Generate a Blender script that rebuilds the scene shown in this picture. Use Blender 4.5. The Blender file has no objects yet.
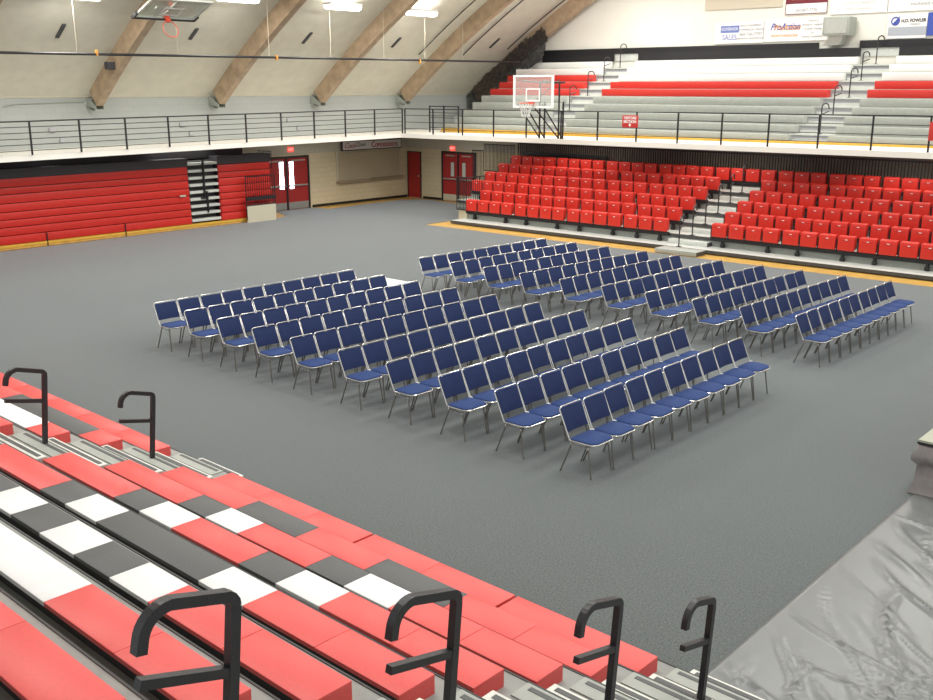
import bpy, bmesh, math, random
from mathutils import Vector, Matrix
random.seed(7)
S = bpy.context.scene
COL = S.collection

# ------------------------------------------------------------------ camera, light, exposure
def rot_cam(yaw, pitch, roll):
    f = Vector((-math.sin(yaw)*math.cos(pitch), math.cos(yaw)*math.cos(pitch), -math.sin(pitch)))
    r = Vector((math.cos(yaw), math.sin(yaw), 0)); u = r.cross(f)
    c, s = math.cos(roll), math.sin(roll)
    r2 = c*r + s*u; u2 = -s*r + c*u
    return Matrix(((r2.x, u2.x, -f.x), (r2.y, u2.y, -f.y), (r2.z, u2.z, -f.z)))
cd = bpy.data.cameras.new('camera'); cam = bpy.data.objects.new('camera', cd); COL.objects.link(cam)
cd.sensor_width = 36; cd.lens = 36*997.37/933; cd.clip_end = 300; cd.clip_start = .05
cam.matrix_world = Matrix.Translation((0, 0, 4.831)) @ rot_cam(math.radians(41.598), math.radians(14.771), math.radians(.041)).to_4x4()
S.camera = cam
S.view_settings.view_transform = 'Standard'; S.view_settings.look = 'None'
S.view_settings.gamma = 1; S.view_settings.use_curve_mapping = False
S.view_settings.exposure = 0.18
W = bpy.data.worlds.new('world'); S.world = W; W.use_nodes = True
W.node_tree.nodes['Background'].inputs[0].default_value = (.93, .97, 1, 1)
W.node_tree.nodes['Background'].inputs[1].default_value = .62

XC, ZT, RAD = -5.9, 13.9, 42.0
def arc(x): return ZT - RAD + math.sqrt(RAD*RAD - (x-XC)**2)
def area(name, loc, sx, sy, power, rot=(0, 0, 0), col=(1, .97, .9)):
    l = bpy.data.lights.new(name, 'AREA'); l.shape = 'RECTANGLE'; l.size = sx; l.size_y = sy; l.energy = power; l.color = col
    o = bpy.data.objects.new(name, l); o.location = loc; o.rotation_euler = rot; COL.objects.link(o); return o
# rows of gymnasium lights high under the roof
for ix, x in enumerate((-23, -16, -9, -2)):
    for y in (6, 15, 24, 33):
        area('hall_light', (x, y, arc(x)-1.0), 3.0, 3.0, {6: 350, 15: 330, 24: 370, 33: 360}[y], (0, 0, 0), (1, .99, .95))
# added fill under the balcony to brighten walls and seats, no fixtures there
for y in (8, 14, 20, 26.5): area('soffit_fill', (-30.9, y, 2.72), .5, 2.4, 11)
for x in (-27.5, -22, -16, -10): area('soffit_fill', (x, 30.6, 2.8), 2.8, .5, 26)

# ------------------------------------------------------------------ materials
def mat(name, col, rough=.6, metal=0, spec=.5, noise=0, nscale=8, bump=0, bscale=200, emit=0, coat=0, col2=None):
    m = bpy.data.materials.new(name); m.use_nodes = True; nt = m.node_tree; b = nt.nodes['Principled BSDF']
    c = (*col, 1)
    b.inputs['Base Color'].default_value = c; b.inputs['Roughness'].default_value = rough
    b.inputs['Metallic'].default_value = metal; b.inputs['Specular IOR Level'].default_value = spec
    if coat: b.inputs['Coat Weight'].default_value = coat; b.inputs['Coat Roughness'].default_value = .2
    if emit:
        b.inputs['Emission Color'].default_value = c; b.inputs['Emission Strength'].default_value = emit
    tc = nt.nodes.new('ShaderNodeTexCoord')
    if noise or col2:
        n = nt.nodes.new('ShaderNodeTexNoise'); n.inputs['Scale'].default_value = nscale; n.inputs['Detail'].default_value = 6
        nt.links.new(tc.outputs['Object'], n.inputs['Vector'])
        r = nt.nodes.new('ShaderNodeValToRGB'); e = r.color_ramp.elements
        e[0].position = .3; e[1].position = .7
        if col2: e[0].color = (*col2, 1); e[1].color = c
        else:
            e[0].color = (*[v*(1-noise) for v in col], 1); e[1].color = (*[min(1, v*(1+noise)) for v in col], 1)
        nt.links.new(n.outputs['Fac'], r.inputs['Fac']); nt.links.new(r.outputs['Color'], b.inputs['Base Color'])
    if bump:
        n2 = nt.nodes.new('ShaderNodeTexNoise'); n2.inputs['Scale'].default_value = bscale; n2.inputs['Detail'].default_value = 4
        nt.links.new(tc.outputs['Object'], n2.inputs['Vector'])
        bp = nt.nodes.new('ShaderNodeBump'); bp.inputs['Strength'].default_value = bump; bp.inputs['Distance'].default_value = .02
        nt.links.new(n2.outputs['Fac'], bp.inputs['Height']); nt.links.new(bp.outputs['Normal'], b.inputs['Normal'])
    return m

M = {}
# carpet: fine speckle over broad faint variation
def carpet():
    m = mat('carpet', (.2, .215, .21), .92, spec=.25, bump=.3, bscale=120)
    nt = m.node_tree; b = nt.nodes['Principled BSDF']; tc = nt.nodes['Texture Coordinate']
    a = nt.nodes.new('ShaderNodeTexNoise'); a.inputs['Scale'].default_value = 48; a.inputs['Detail'].default_value = 8; a.inputs['Roughness'].default_value = .75
    d = nt.nodes.new('ShaderNodeTexNoise'); d.inputs['Scale'].default_value = .35; d.inputs['Detail'].default_value = 3
    for n in (a, d): nt.links.new(tc.outputs['Object'], n.inputs['Vector'])
    r = nt.nodes.new('ShaderNodeValToRGB'); e = r.color_ramp.elements
    e[0].position = .36; e[0].color = (.045, .053, .049, 1); e[1].position = .66; e[1].color = (.19, .208, .20, 1)
    nt.links.new(a.outputs['Fac'], r.inputs['Fac'])
    x = nt.nodes.new('ShaderNodeMixRGB'); x.blend_type = 'MULTIPLY'; x.inputs['Fac'].default_value = .3
    nt.links.new(r.outputs['Color'], x.inputs['Color1']); nt.links.new(d.outputs['Color'], x.inputs['Color2'])
    r2 = nt.nodes.new('ShaderNodeValToRGB'); r2.color_ramp.elements[0].color = (.75, .75, .75, 1); r2.color_ramp.elements[0].position = .35; r2.color_ramp.elements[1].position = .65
    nt.links.new(d.outputs['Fac'], r2.inputs['Fac']); nt.links.new(r2.outputs['Color'], x.inputs['Color2'])
    nt.links.new(x.outputs['Color'], b.inputs['Base Color'])
    b.inputs['Sheen Weight'].default_value = .55; b.inputs['Sheen Roughness'].default_value = .45; b.inputs['Sheen Tint'].default_value = (.86, .92, 1, 1)
    return m
M['carpet'] = carpet()
def brick(name, c1, c2, mort, sc, bw=.4, bh=.2, rough=.8):
    m = mat(name, c1, rough); nt = m.node_tree; b = nt.nodes['Principled BSDF']; tc = nt.nodes['Texture Coordinate']
    # world-aligned box mapping: use x+y for the run and z for the courses
    sp = nt.nodes.new('ShaderNodeSeparateXYZ'); nt.links.new(tc.outputs['Object'], sp.inputs[0])
    ad = nt.nodes.new('ShaderNodeMath'); ad.operation = 'ADD'; nt.links.new(sp.outputs[0], ad.inputs[0]); nt.links.new(sp.outputs[1], ad.inputs[1])
    cb = nt.nodes.new('ShaderNodeCombineXYZ'); nt.links.new(ad.outputs[0], cb.inputs[0]); nt.links.new(sp.outputs[2], cb.inputs[1])
    t = nt.nodes.new('ShaderNodeTexBrick'); t.inputs['Scale'].default_value = sc; t.inputs['Mortar Size'].default_value = .012
    t.inputs['Brick Width'].default_value = bw; t.inputs['Row Height'].default_value = bh
    t.inputs['Color1'].default_value = (*c1, 1); t.inputs['Color2'].default_value = (*c2, 1); t.inputs['Mortar'].default_value = (*mort, 1)
    nt.links.new(cb.outputs[0], t.inputs['Vector']); nt.links.new(t.outputs['Color'], b.inputs['Base Color'])
    return m
M['block_cream'] = brick('block_cream', (.66, .57, .38), (.64, .55, .37), (.58, .50, .335), 1)
M['block_grey'] = brick('block_grey', (.40, .42, .40), (.385, .405, .385), (.37, .39, .37), 1)
M['block_band'] = mat('band_grey', (.50, .47, .38), .8, noise=.05)  # plain greyish band above the cream blocks
M['wall_white'] = mat('wall_white', (.81, .80, .72), .7, noise=.02, nscale=1)
M['ceil'] = mat('ceil', (.64, .61, .51), .85, noise=.05, nscale=2.5)
M['beam'] = mat('beam', (.42, .305, .20), .5, noise=.2, nscale=3)
M['slab'] = mat('slab', (.90, .87, .80), .6)
M['slab_top'] = mat('slab_top', (.45, .44, .40), .7)
M['black'] = mat('black', (.014, .014, .017), .45)
M['rail'] = mat('rail', (.022, .021, .024), .38, spec=.6, bump=.15, bscale=90)
M['darkgrey'] = mat('darkgrey', (.05, .05, .055), .6)
M['red'] = mat('red', (.60, .026, .018), .42, noise=.06)
M['red_seat'] = mat('red_seat', (.66, .030, .018), .38, noise=.05)
M['red_pad'] = mat('red_pad', (.88, .105, .095), .42, noise=.03, nscale=30)
M['white_pad'] = mat('white_pad', (.93, .93, .92), .42, noise=.02)
M['dark_pad'] = mat('dark_pad', (.105, .108, .108), .5, noise=.12, nscale=60)
M['alu'] = mat('alu', (.62, .64, .60), .38, metal=.35, noise=.06, nscale=20)
M['alu_step'] = mat('alu_step', (.80, .80, .74), .45, metal=.1, noise=.05)
M['deck'] = mat('deck', (.33, .34, .32), .6, noise=.12, nscale=6)
M['deck_dark'] = mat('deck_dark', (.07, .07, .07), .7)
M['deck_light'] = mat('deck_light', (.62, .64, .60), .5, noise=.05)
M['bench_grey'] = mat('bench_grey', (.42, .44, .40), .5, noise=.06)
M['bench_white'] = mat('bench_white', (.90, .90, .86), .5)
M['bench_red'] = mat('bench_red', (.66, .035, .025), .45)
M['wood_floor'] = mat('wood_floor', (.66, .40, .10), .35, noise=.15, nscale=4)
M['yellow_board'] = mat('yellow_board', (.70, .42, .06), .4, noise=.12, nscale=6)
M['leg_metal'] = mat('leg_metal', (.25, .235, .215), .35, metal=.7)
M['chrome'] = mat('chrome', (.80, .78, .74), .25, metal=.85, noise=.06)
M['blue'] = mat('blue', (.021, .036, .112), .85, spec=.3, noise=.18, nscale=70)
M['blue_seat'] = mat('blue_seat', (.034, .066, .20), .85, spec=.3, noise=.15, nscale=70)
M['tarp'] = mat('tarp', (.19, .20, .20), .27, spec=.6)
M['stage_cloth'] = mat('stage_cloth', (.30, .275, .27), .8, noise=.12, nscale=12)
M['stage_top'] = mat('stage_top', (.46, .47, .38), .6)
M['cream'] = mat('cream', (.55, .52, .40), .6)
M['shutter'] = mat('shutter', (.33, .26, .18), .55, metal=.1)
M['shutter_slat'] = mat('shutter_slat', (.50, .42, .28), .6)
M['door_red'] = mat('door_red', (.38, .022, .02), .5)
M['frame_black'] = mat('frame_black', (.02, .02, .022), .5)
M['steel'] = mat('steel', (.5, .5, .47), .35, metal=.7)
M['lit_glass'] = mat('lit_glass', (.88, .90, 1), .3, emit=14)
M['dull_glass'] = mat('dull_glass', (.55, .56, .52), .2)
M['exit'] = mat('exit', (1, .09, .07), .5, emit=1.0)
M['exit_text'] = mat('exit_text', (1, .35, .3), .5, emit=1.3)
M['lamp'] = mat('lamp', (1, .99, .95), .5, emit=9)
M['lamp_body'] = mat('lamp_body', (.8, .8, .78), .4)
M['sign_white'] = mat('sign_white', (.90, .90, .88), .6)
M['sign_pale'] = mat('sign_pale', (.72, .70, .68), .6)
M['maroon'] = mat('maroon', (.17, .02, .035), .6)
M['ink_grey'] = mat('ink_grey', (.40, .40, .42), .7)
M['ink_dark'] = mat('ink_dark', (.05, .05, .07), .7)
M['ink_blue'] = mat('ink_blue', (.05, .09, .40), .7)
M['ink_lightblue'] = mat('ink_lightblue', (.18, .24, .55), .7)
M['ink_orange'] = mat('ink_orange', (.78, .33, .06), .7)
M['ink_red'] = mat('ink_red', (.35, .02, .04), .7)
M['band_grey'] = mat('sign_grey', (.42, .45, .50), .7)
M['duct'] = mat('duct', (.36, .39, .35), .5, metal=.2)
M['sign_red'] = mat('sign_red', (.62, .04, .035), .5)
M['hoop'] = mat('hoop', (.85, .10, .05), .4)
M['net_white'] = mat('net_white', (.8, .8, .78), .8)
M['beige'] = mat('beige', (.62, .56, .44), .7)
M['case'] = mat('case', (.85, .86, .84), .4)
M['caster'] = mat('caster', (.012, .012, .012), .5)
def glass(name, col, alpha):
    m = mat(name, col, .08); nt = m.node_tree; b = nt.nodes['Principled BSDF']; b.inputs['Alpha'].default_value = alpha; return m
M['board_glass'] = glass('board_glass', (.75, .80, .76), .22)
M['board_glass_green'] = glass('board_glass_green', (.55, .66, .58), .5)
# curtain mesh: dark threads with holes between
def netmat():
    m = mat('curtain_net', (.02, .02, .022), .8); nt = m.node_tree; b = nt.nodes['Principled BSDF']; tc = nt.nodes['Texture Coordinate']
    n = nt.nodes.new('ShaderNodeTexNoise'); n.inputs['Scale'].default_value = 6; n.inputs['Detail'].default_value = 8; n.inputs['Roughness'].default_value = .8
    r = nt.nodes.new('ShaderNodeValToRGB'); r.color_ramp.elements[0].position = .32; r.color_ramp.elements[0].color = (.25, .25, .25, 1)
    r.color_ramp.elements[1].position = .6; r.color_ramp.elements[1].color = (.92, .92, .92, 1)
    nt.links.new(tc.outputs['Object'], n.inputs['Vector']); nt.links.new(n.outputs['Fac'], r.inputs['Fac']); sp = nt.nodes.new('ShaderNodeSeparateXYZ'); nt.links.new(tc.outputs['Object'], sp.inputs[0])
    mr = nt.nodes.new('ShaderNodeMapRange'); mr.inputs['From Min'].default_value = 3.2; mr.inputs['From Max'].default_value = 6.2; mr.inputs['To Min'].default_value = .4; mr.inputs['To Max'].default_value = .85
    nt.links.new(sp.outputs[2], mr.inputs['Value'])
    mu = nt.nodes.new('ShaderNodeMath'); mu.operation = 'MULTIPLY'; nt.links.new(r.outputs['Color'], mu.inputs[0]); nt.links.new(mr.outputs[0], mu.inputs[1])
    nt.links.new(mu.outputs[0], b.inputs['Alpha'])
    return m
M['net'] = netmat()

# ------------------------------------------------------------------ mesh builder
class MB:
    def __init__(s): s.v = []; s.f = []; s.sm = []
    def add(s, vs, fs, mtx=None, smooth=False):
        k = len(s.v)
        s.v += [tuple(mtx @ Vector(p)) for p in vs] if mtx else [tuple(p) for p in vs]
        s.f += [tuple(i+k for i in f) for f in fs]; s.sm += [smooth]*len(fs); return s
    def box(s, x0, x1, y0, y1, z0, z1, mtx=None):
        return s.add([(x0, y0, z0), (x1, y0, z0), (x1, y1, z0), (x0, y1, z0), (x0, y0, z1), (x1, y0, z1), (x1, y1, z1), (x0, y1, z1)],
                     [(0, 3, 2, 1), (4, 5, 6, 7), (0, 1, 5, 4), (1, 2, 6, 5), (2, 3, 7, 6), (3, 0, 4, 7)], mtx)
    def rbox(s, x0, x1, y0, y1, z0, z1, bev=.01, seg=2, mtx=None):
        bm = bmesh.new(); bmesh.ops.create_cube(bm, size=1)
        for v in bm.verts: v.co = Vector(((x0+x1)/2+v.co.x*(x1-x0), (y0+y1)/2+v.co.y*(y1-y0), (z0+z1)/2+v.co.z*(z1-z0)))
        bmesh.ops.bevel(bm, geom=bm.edges[:], offset=bev, segments=seg, affect='EDGES', profile=.5)
        bm.verts.index_update()
        s.add([v.co[:] for v in bm.verts], [tuple(v.index for v in f.verts) for f in bm.faces], mtx, True); bm.free(); return s
    def prism(s, poly, axis, a, b, mtx=None):
        # poly: 2D points in the plane normal to axis, extruded from a to b
        def P(p, t): return {'x': (t, p[0], p[1]), 'y': (p[0], t, p[1]), 'z': (p[0], p[1], t)}[axis]
        n = len(poly); vs = [P(p, a) for p in poly]+[P(p, b) for p in poly]
        fs = [tuple(range(n))[::-1], tuple(range(n, 2*n))]+[(i, (i+1) % n, n+(i+1) % n, n+i) for i in range(n)]
        return s.add(vs, fs, mtx)
    def tube(s, path, r, n=8, closed=False, mtx=None, sq=False, cap=True):
        P = [Vector(p) for p in path]; m = len(P); vs = []; fs = []
        up = None
        for i, p in enumerate(P):
            if closed: d = (P[(i+1) % m]-P[i-1])
            else: d = (P[min(i+1, m-1)]-P[max(i-1, 0)])
            d.normalize()
            if up is None:
                up = Vector((0, 0, 1)) if abs(d.z) < .95 else Vector((1, 0, 0))
                if sq: up = Vector(sq) if not isinstance(sq, bool) else up
            a = d.cross(up)
            if a.length < 1e-5: a = d.cross(Vector((0, 1, 0)))
            a.normalize(); bb = a.cross(d); bb.normalize(); up = bb
            for k in range(n):
                t = 2*math.pi*(k+.5)/n
                vs.append(p+a*(r*math.cos(t))+bb*(r*math.sin(t)))
        for i in range(m if closed else m-1):
            j = (i+1) % m
            for k in range(n): fs.append((i*n+k, i*n+(k+1) % n, j*n+(k+1) % n, j*n+k))
        if not closed and cap: fs += [tuple(range(n))[::-1], tuple(range((m-1)*n, m*n))]
        return s.add(vs, fs, mtx, n > 4)
    def cyl(s, p0, p1, r, n=12): return s.tube([p0, p1], r, n)
    def mesh(s, name, m):
        me = bpy.data.meshes.new(name); me.from_pydata([tuple(v) for v in s.v], [], s.f)
        me.polygons.foreach_set('use_smooth', s.sm); me.materials.append(M[m] if isinstance(m, str) else m)
        bm = bmesh.new(); bm.from_mesh(me); bmesh.ops.recalc_face_normals(bm, faces=bm.faces); bm.to_mesh(me); bm.free()
        if any(s.sm):
            try: me.set_sharp_from_angle(angle=math.radians(40))
            except Exception: pass
        return me
    def build(s, name, m, parent=None, label=None):
        o = bpy.data.objects.new(name, s.mesh(name, m)); COL.objects.link(o)
        if parent: o.parent = parent
        if label: o['label'] = label
        return o
def arcpts(c, r, a0, a1, n, f):
    return [f(c[0]+r*math.cos(a0+(a1-a0)*i/n), c[1]+r*math.sin(a0+(a1-a0)*i/n)) for i in range(n+1)]
def empty(name, loc=(0, 0, 0), rz=0):
    o = bpy.data.objects.new(name, None); o.location = loc; o.rotation_euler = (0, 0, rz); o.empty_display_size = .2; COL.objects.link(o); return o
def tag(o, label=None, cat=None, group=None, kind=None):
    if label: o['label'] = label
    if cat: o['category'] = cat
    if group: o['group'] = group
    if kind: o['kind'] = kind
    return o
def struct(o, label, cat=None): return tag(o, label, cat or 'room', None, 'structure')
def copy_tree(o, parent=None):
    c = o.copy(); COL.objects.link(c); c.parent = parent
    for ch in list(o.children): copy_tree(ch, c)
    return c
def text(body, size, m, mtx, parent=None, name='lettering', sx=1, bold=0, shear=0):
    cu = bpy.data.curves.new('t', 'FONT'); cu.body = body; cu.size = size; cu.extrude = .004; cu.offset = bold; cu.align_x = 'CENTER'; cu.align_y = 'CENTER'; cu.shear = shear
    t = bpy.data.objects.new('t', cu); COL.objects.link(t); bpy.context.view_layer.update()
    me = bpy.data.meshes.new_from_object(t.evaluated_get(bpy.context.evaluated_depsgraph_get()))
    bpy.data.objects.remove(t); me.name = name; me.materials.clear(); me.materials.append(M[m])
    me.transform(Matrix.Diagonal((sx, 1, 1, 1)))
    o = bpy.data.objects.new(name, me); COL.objects.link(o)
    if parent: o.parent = parent
    o.matrix_basis = mtx
    return o
RX = Matrix.Rotation(math.pi/2, 4, 'X')
def face_my(x, y, z): return Matrix.Translation((x, y, z)) @ RX          # readable, facing -y
def face_px(x, y, z): return Matrix.Translation((x, y, z)) @ Matrix.Rotation(math.pi/2, 4, 'Z') @ RX   # facing +x
ORD = ['first', 'second', 'third', 'fourth', 'fifth', 'sixth', 'seventh', 'eighth', 'ninth', 'tenth', 'eleventh', 'twelfth', 'thirteenth',
       'fourteenth', 'fifteenth', 'sixteenth', 'seventeenth', 'eighteenth', 'nineteenth', 'twentieth', 'twenty-first', 'twenty-second', 'twenty-third', 'twenty-fourth',
       'twenty-fifth', 'twenty-sixth', 'twenty-seventh', 'twenty-eighth', 'twenty-ninth', 'thirtieth', 'thirty-first', 'thirty-second', 'thirty-third', 'thirty-fourth']

# ------------------------------------------------------------------ setting: floor, walls, balcony, roof
WX, WY, UY = -32.4, 32.4, 37.3
o = MB().box(WX-.2, 6, -4, WY+.2, -.12, -.015).build('floor', 'wood_floor'); struct(o, 'orange wooden gym floor showing along the walls', 'floor')
# carpet with its cut corner by the far seats (polygon, 15 mm thick)
cp = [(-30.35, 1), (5, 1), (5, 26.1), (-24.2, 26.08), (-25.2, 26.05), (-25.2, 27.3), (-25.3, 31.6), (-28.9, 31.85), (-31.1, 32.15), (-31.65, 31.2), (-31.65, 29.1), (-31.4, 26.95), (-32.3, 26.75), (-32.35, 24.9), (-30.9, 24.3), (-30.5, 23.4)]
o = MB().prism(cp, 'z', -.0145, 0).build('floor_carpet', 'carpet'); struct(o, 'grey carpet laid over the gym floor', 'floor')

MB_ = MB
def zl(y): return -(29.2-y)*.0083
def zr(x): return (x+29.5)*.0045
ZB, ZS = 2.84, 3.01
# left and far walls
o = MB().box(WX-.25, WX, -4, UY, -.1, 2.2).build('wall_left', 'block_cream'); struct(o, 'cream block wall under the balcony on the left', 'wall')
o = MB().box(WX-.25, WX+.02, -4, UY, 2.2, 2.86).build('wall_left_upper_band', 'block_band'); struct(o, 'plain band at the top of the left wall under the balcony', 'wall')
o = MB().box(WX-.25, WX, -4, UY, 2.86, 4.6).build('wall_left_upper', 'block_grey'); struct(o, 'grey block wall behind the left balcony walkway', 'wall')
o = MB().box(WX, 6, WY, WY+.25, -.1, 2.2).build('wall_far', 'block_cream'); struct(o, 'cream block wall under the far balcony', 'wall')
o = MB().box(WX, 6, WY-.02, WY+.25, 2.2, 2.86).build('wall_far_band', 'block_band'); struct(o, 'plain band at the top of the far lower wall', 'wall')
# gable wall
pts = [(WX, 2.9)] + [(x, arc(x)+.3) for x in [WX+i*1.2 for i in range(33)]] + [(6.0, 2.9)]
o = MB().prism(pts, 'y', UY, UY+.25).build('wall_gable', 'wall_white'); struct(o, 'cream white end wall above the upper bleachers', 'wall')
# roof
mb = MB(); xs = [WX-.25+i*1.2 for i in range(34)]
prof = [(x, arc(x)) for x in xs]+[(x, arc(x)+.25) for x in xs[::-1]]
mb.prism(prof, 'y', -6, UY+.25); o = mb.build('ceiling', 'ceil'); struct(o, 'cream curved roof deck between the arches', 'ceiling')
mb = MB().box(WX-.02, WX+.06, -4, UY, 4.5, 4.62); o = mb.build('trim_1', 'cream'); struct(o, 'pale trim where the roof meets the left wall', 'trim')
# lower wall behind the hall's near part is open to the rest of the hall
# balcony slab (L shaped) sloped slightly to offset lens distortion
def slab(mat_, z0, z1, name, lab, inner=0.0):
    e = inner
    A = (-29.5-e, -4); Bc = (-29.5-e, 29.2+e); Cc = (6, 29.2+e)
    pts = [(WX, -4), A, Bc, Cc, (6, UY), (WX, UY)]
    def dz(p):
        if p[0] <= -29.4-e+.2: return zl(min(p[1], 29.2)) if p[1] < 29.2+e+.01 and p[0] > WX-.1 and p != (WX, UY) else 0
        return zr(p[0])
    vs = [(p[0], p[1], z0+dz(p)) for p in pts]+[(p[0], p[1], z1+dz(p)) for p in pts]; n = 6
    # split top and bottom into quads through the inner corner
    fs = [(0, 5, 2, 1), (5, 4, 3, 2), (n+0, n+1, n+2, n+5), (n+5, n+2, n+3, n+4)]+[(i, (i+1) % n, n+(i+1) % n, n+i) for i in range(n)]
    o = MB().add(vs, fs).build(name, mat_); struct(o, lab, 'balcony'); return o
slab('slab', ZB, ZS, 'balcony_slab', 'cream edged concrete balcony running round the hall')
# timber arches
for i in range(8):
    y = 36.62-4.83*i
    if y < -3: break
    mb = MB(); xs = [WX+.25+j*(30-.0)/26 for j in range(27)]
    def low(x):
        t = (math.asin((x-XC)/RAD)); return (x+math.sin(t)*-0.0, arc(x)-.05)
    top = [(x, arc(x)) for x in xs]
    bot = []
    for x in xs:
        t = math.asin((x-XC)/RAD); bot.append((XC+(RAD-.60)*math.sin(t), ZT-RAD+(RAD-.60)*math.cos(t)))
    wdt = .26
    r = empty('roof_arch', (0, 0, 0)); mb.prism(top+bot[::-1], 'y', y, y+wdt).build('arch_beam', 'beam', r)
    # steel shoe on the wall
    sh = MB(); fx, fz = bot[0]
    [sh.prism([(WX, 4.5), (WX+.10, 4.5), (WX+.62, 4.22), (WX+.62, 4.1), (WX+.45, 4.06), (WX, 4.25)], 'y', q, q+.025) for q in (y-.03, y+wdt+.005)]
    sh.prism([(WX, 4.22), (WX+.6, 4.09), (WX+.6, 4.06), (WX, 4.16)], 'y', y-.03, y+wdt+.03)
    sh.build('steel_shoe', 'duct', r)
    tag(r, 'brown glued timber roof arch, %s from the end wall' % ORD[i], 'roof arch', 'timber roof arches')
# carpet edge boards: baseboards
o = MB().box(WX, WX+.03, 26.85, WY, 0, .1).build('baseboard_left', 'black'); struct(o, 'black baseboard under the concession wall', 'baseboard')
o = MB().box(-31.35, -30.25, WY-.03, WY, 0, .1).build('baseboard_far', 'black'); struct(o, 'black baseboard between the two far doors', 'baseboard')

# ------------------------------------------------------------------ doors
def exit_sign(mtx, label):
    r = empty('exit_sign'); r.matrix_world = mtx
    MB().rbox(-.14, .14, -.035, 0, -.1, .1, .01).build('housing', 'exit', r)
    text('EXIT', .13, 'exit_text', Matrix.Translation((0, -.037, 0)) @ RX, r)
    tag(r, label, 'exit sign', 'red exit signs'); return r
FX = lambda x, y, z: Matrix.Translation((x, y, z)) @ Matrix.Rotation(math.pi/2, 4, 'Z')
FY = lambda x, y, z: Matrix.Translation((x, y, z))
def double_door(name, mtx, w, h, glassm, label, tall, go):
    # local: x along wall, -y towards the hall, origin at floor centre
    r = empty(name); r.matrix_world = mtx
    f = MB().box(-w/2, -w/2+.08, -.08, .02, 0, h).box(w/2-.08, w/2, -.08, .02, 0, h).box(-w/2, w/2, -.08, .02, h-.08, h).box(-.035, .035, -.09, .02, 0, h-.08)
    f.build('door_frame', 'frame_black', r)
    for s in (-1, 1):
        x0, x1 = (-w/2+.08, -.035) if s < 0 else (.035, w/2-.08)
        d = MB().box(x0, x1, -.05, -.01, .02, h-.08).build('door_leaf', 'door_red', r)
        MB().box(x0+.01, x1-.01, -.06, -.045, .03, .3).build('kick_plate', 'steel' if tall else 'cream', d)
        gx = (-go-.095, -go+.095) if s < 0 else (go-.095, go+.095)
        z0, z1 = (.85, 1.92) if tall else (1.08, 1.68)
        MB().box(gx[0]-.02, gx[1]+.02, -.058, -.045, z0-.02, z1+.02).build('glass_frame', 'frame_black', d)
        MB().box(gx[0], gx[1], -.064, -.04, z0, z1).build('window_pane', glassm, d)
        MB().rbox(x0+.04, x1-.04, -.12, -.07, .94, 1.0, .01).build('push_bar', 'steel', d)
        MB().box(x0+.2, x1-.15, -.1, -.05, h-.2, h-.15).build('door_closer', 'steel', d)
    struct(r, label, 'door'); return r
double_door('door_1', FX(WX, 25.53, 0), 2.34, 2.14, 'lit_glass', 'red double doors with two glowing narrow windows beside the folded bleachers', True, .25)
double_door('door_2', FY(-29.2, WY, 0), 1.94, 2.14, 'dull_glass', 'red double doors with small grey windows behind the red seats', False, .33)
r = empty('door_3'); r.matrix_world = FY(-31.88, WY, 0)
MB().box(-.42, -.38, -.05, .02, 0, 2.05).box(.38, .42, -.05, .02, 0, 2.05).box(-.42, .42, -.05, .02, 2.01, 2.05).build('door_frame', 'frame_black', r)
d = MB().box(-.38, .38, -.03, 0, .02, 2.01).build('door_leaf', 'door_red', r); MB().rbox(.26, .33, -.09, -.03, .95, 1.02, .015).build('door_handle', 'steel', d)
struct(r, 'single dark red door in the far corner', 'door')
exit_sign(FX(WX+.02, 25.8, 2.4), 'red exit sign over the doors with glowing windows')
exit_sign(FY(-29.54, WY-.03, 2.27), 'red exit sign over the far corner double doors')
exit_sign(FX(WX+.05, 36.9, 5.75) @ Matrix.Scale(1.25, 4), 'red exit sign high up by the dark net')

# concession window and sign
r = empty('serving_shutter'); r.matrix_world = FX(WX, 30.1, 0)
f = MB()
for k in range(20): f.box(-1.82, 1.82, -.03-.008*(k % 2), -.0, 1.0+k*.0575, 1.0+(k+1)*.0575-.004)
f.build('shutter_slats', 'shutter_slat', r, 'ribbed beige slats')
MB().box(-1.9, -1.82, -.05, 0, .95, 2.2).box(1.82, 1.9, -.05, 0, .95, 2.2).build('side_track', 'cream', r)
MB().rbox(-1.9, .05, -.22, 0, .90, .97, .01).box(.1, 1.9, -.22, 0, .92, .99).build('counter_shelf', 'shutter', r, 'narrow brown counter ledge')
tag(r, 'closed beige roll-down shutter with a narrow brown counter ledge', 'shutter')
r = empty('concession_sign'); r.matrix_world = FX(WX+.1, 30.18, 2.42)
MB().rbox(-1.76, 1.76, -.07, 0, -.2, .2, .012).build('sign_frame', 'frame_black', r)
MB().box(-1.71, 1.71, -.078, -.02, -.16, .17).build('sign_panel', 'sign_pale', r)
text('Cool', .30, 'ink_red', Matrix.Translation((-1.36, -.082, .0)) @ RX, r, shear=.5)
text('Zone', .26, 'ink_dark', Matrix.Translation((-.74, -.082, .03)) @ RX, r, shear=.6)
text('Concessions', .34, 'ink_red', Matrix.Translation((.72, -.082, 0)) @ RX, r, bold=.004, sx=.92)
tag(r, 'long pale sign reading Concessions above the beige shutter', 'sign')

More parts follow.
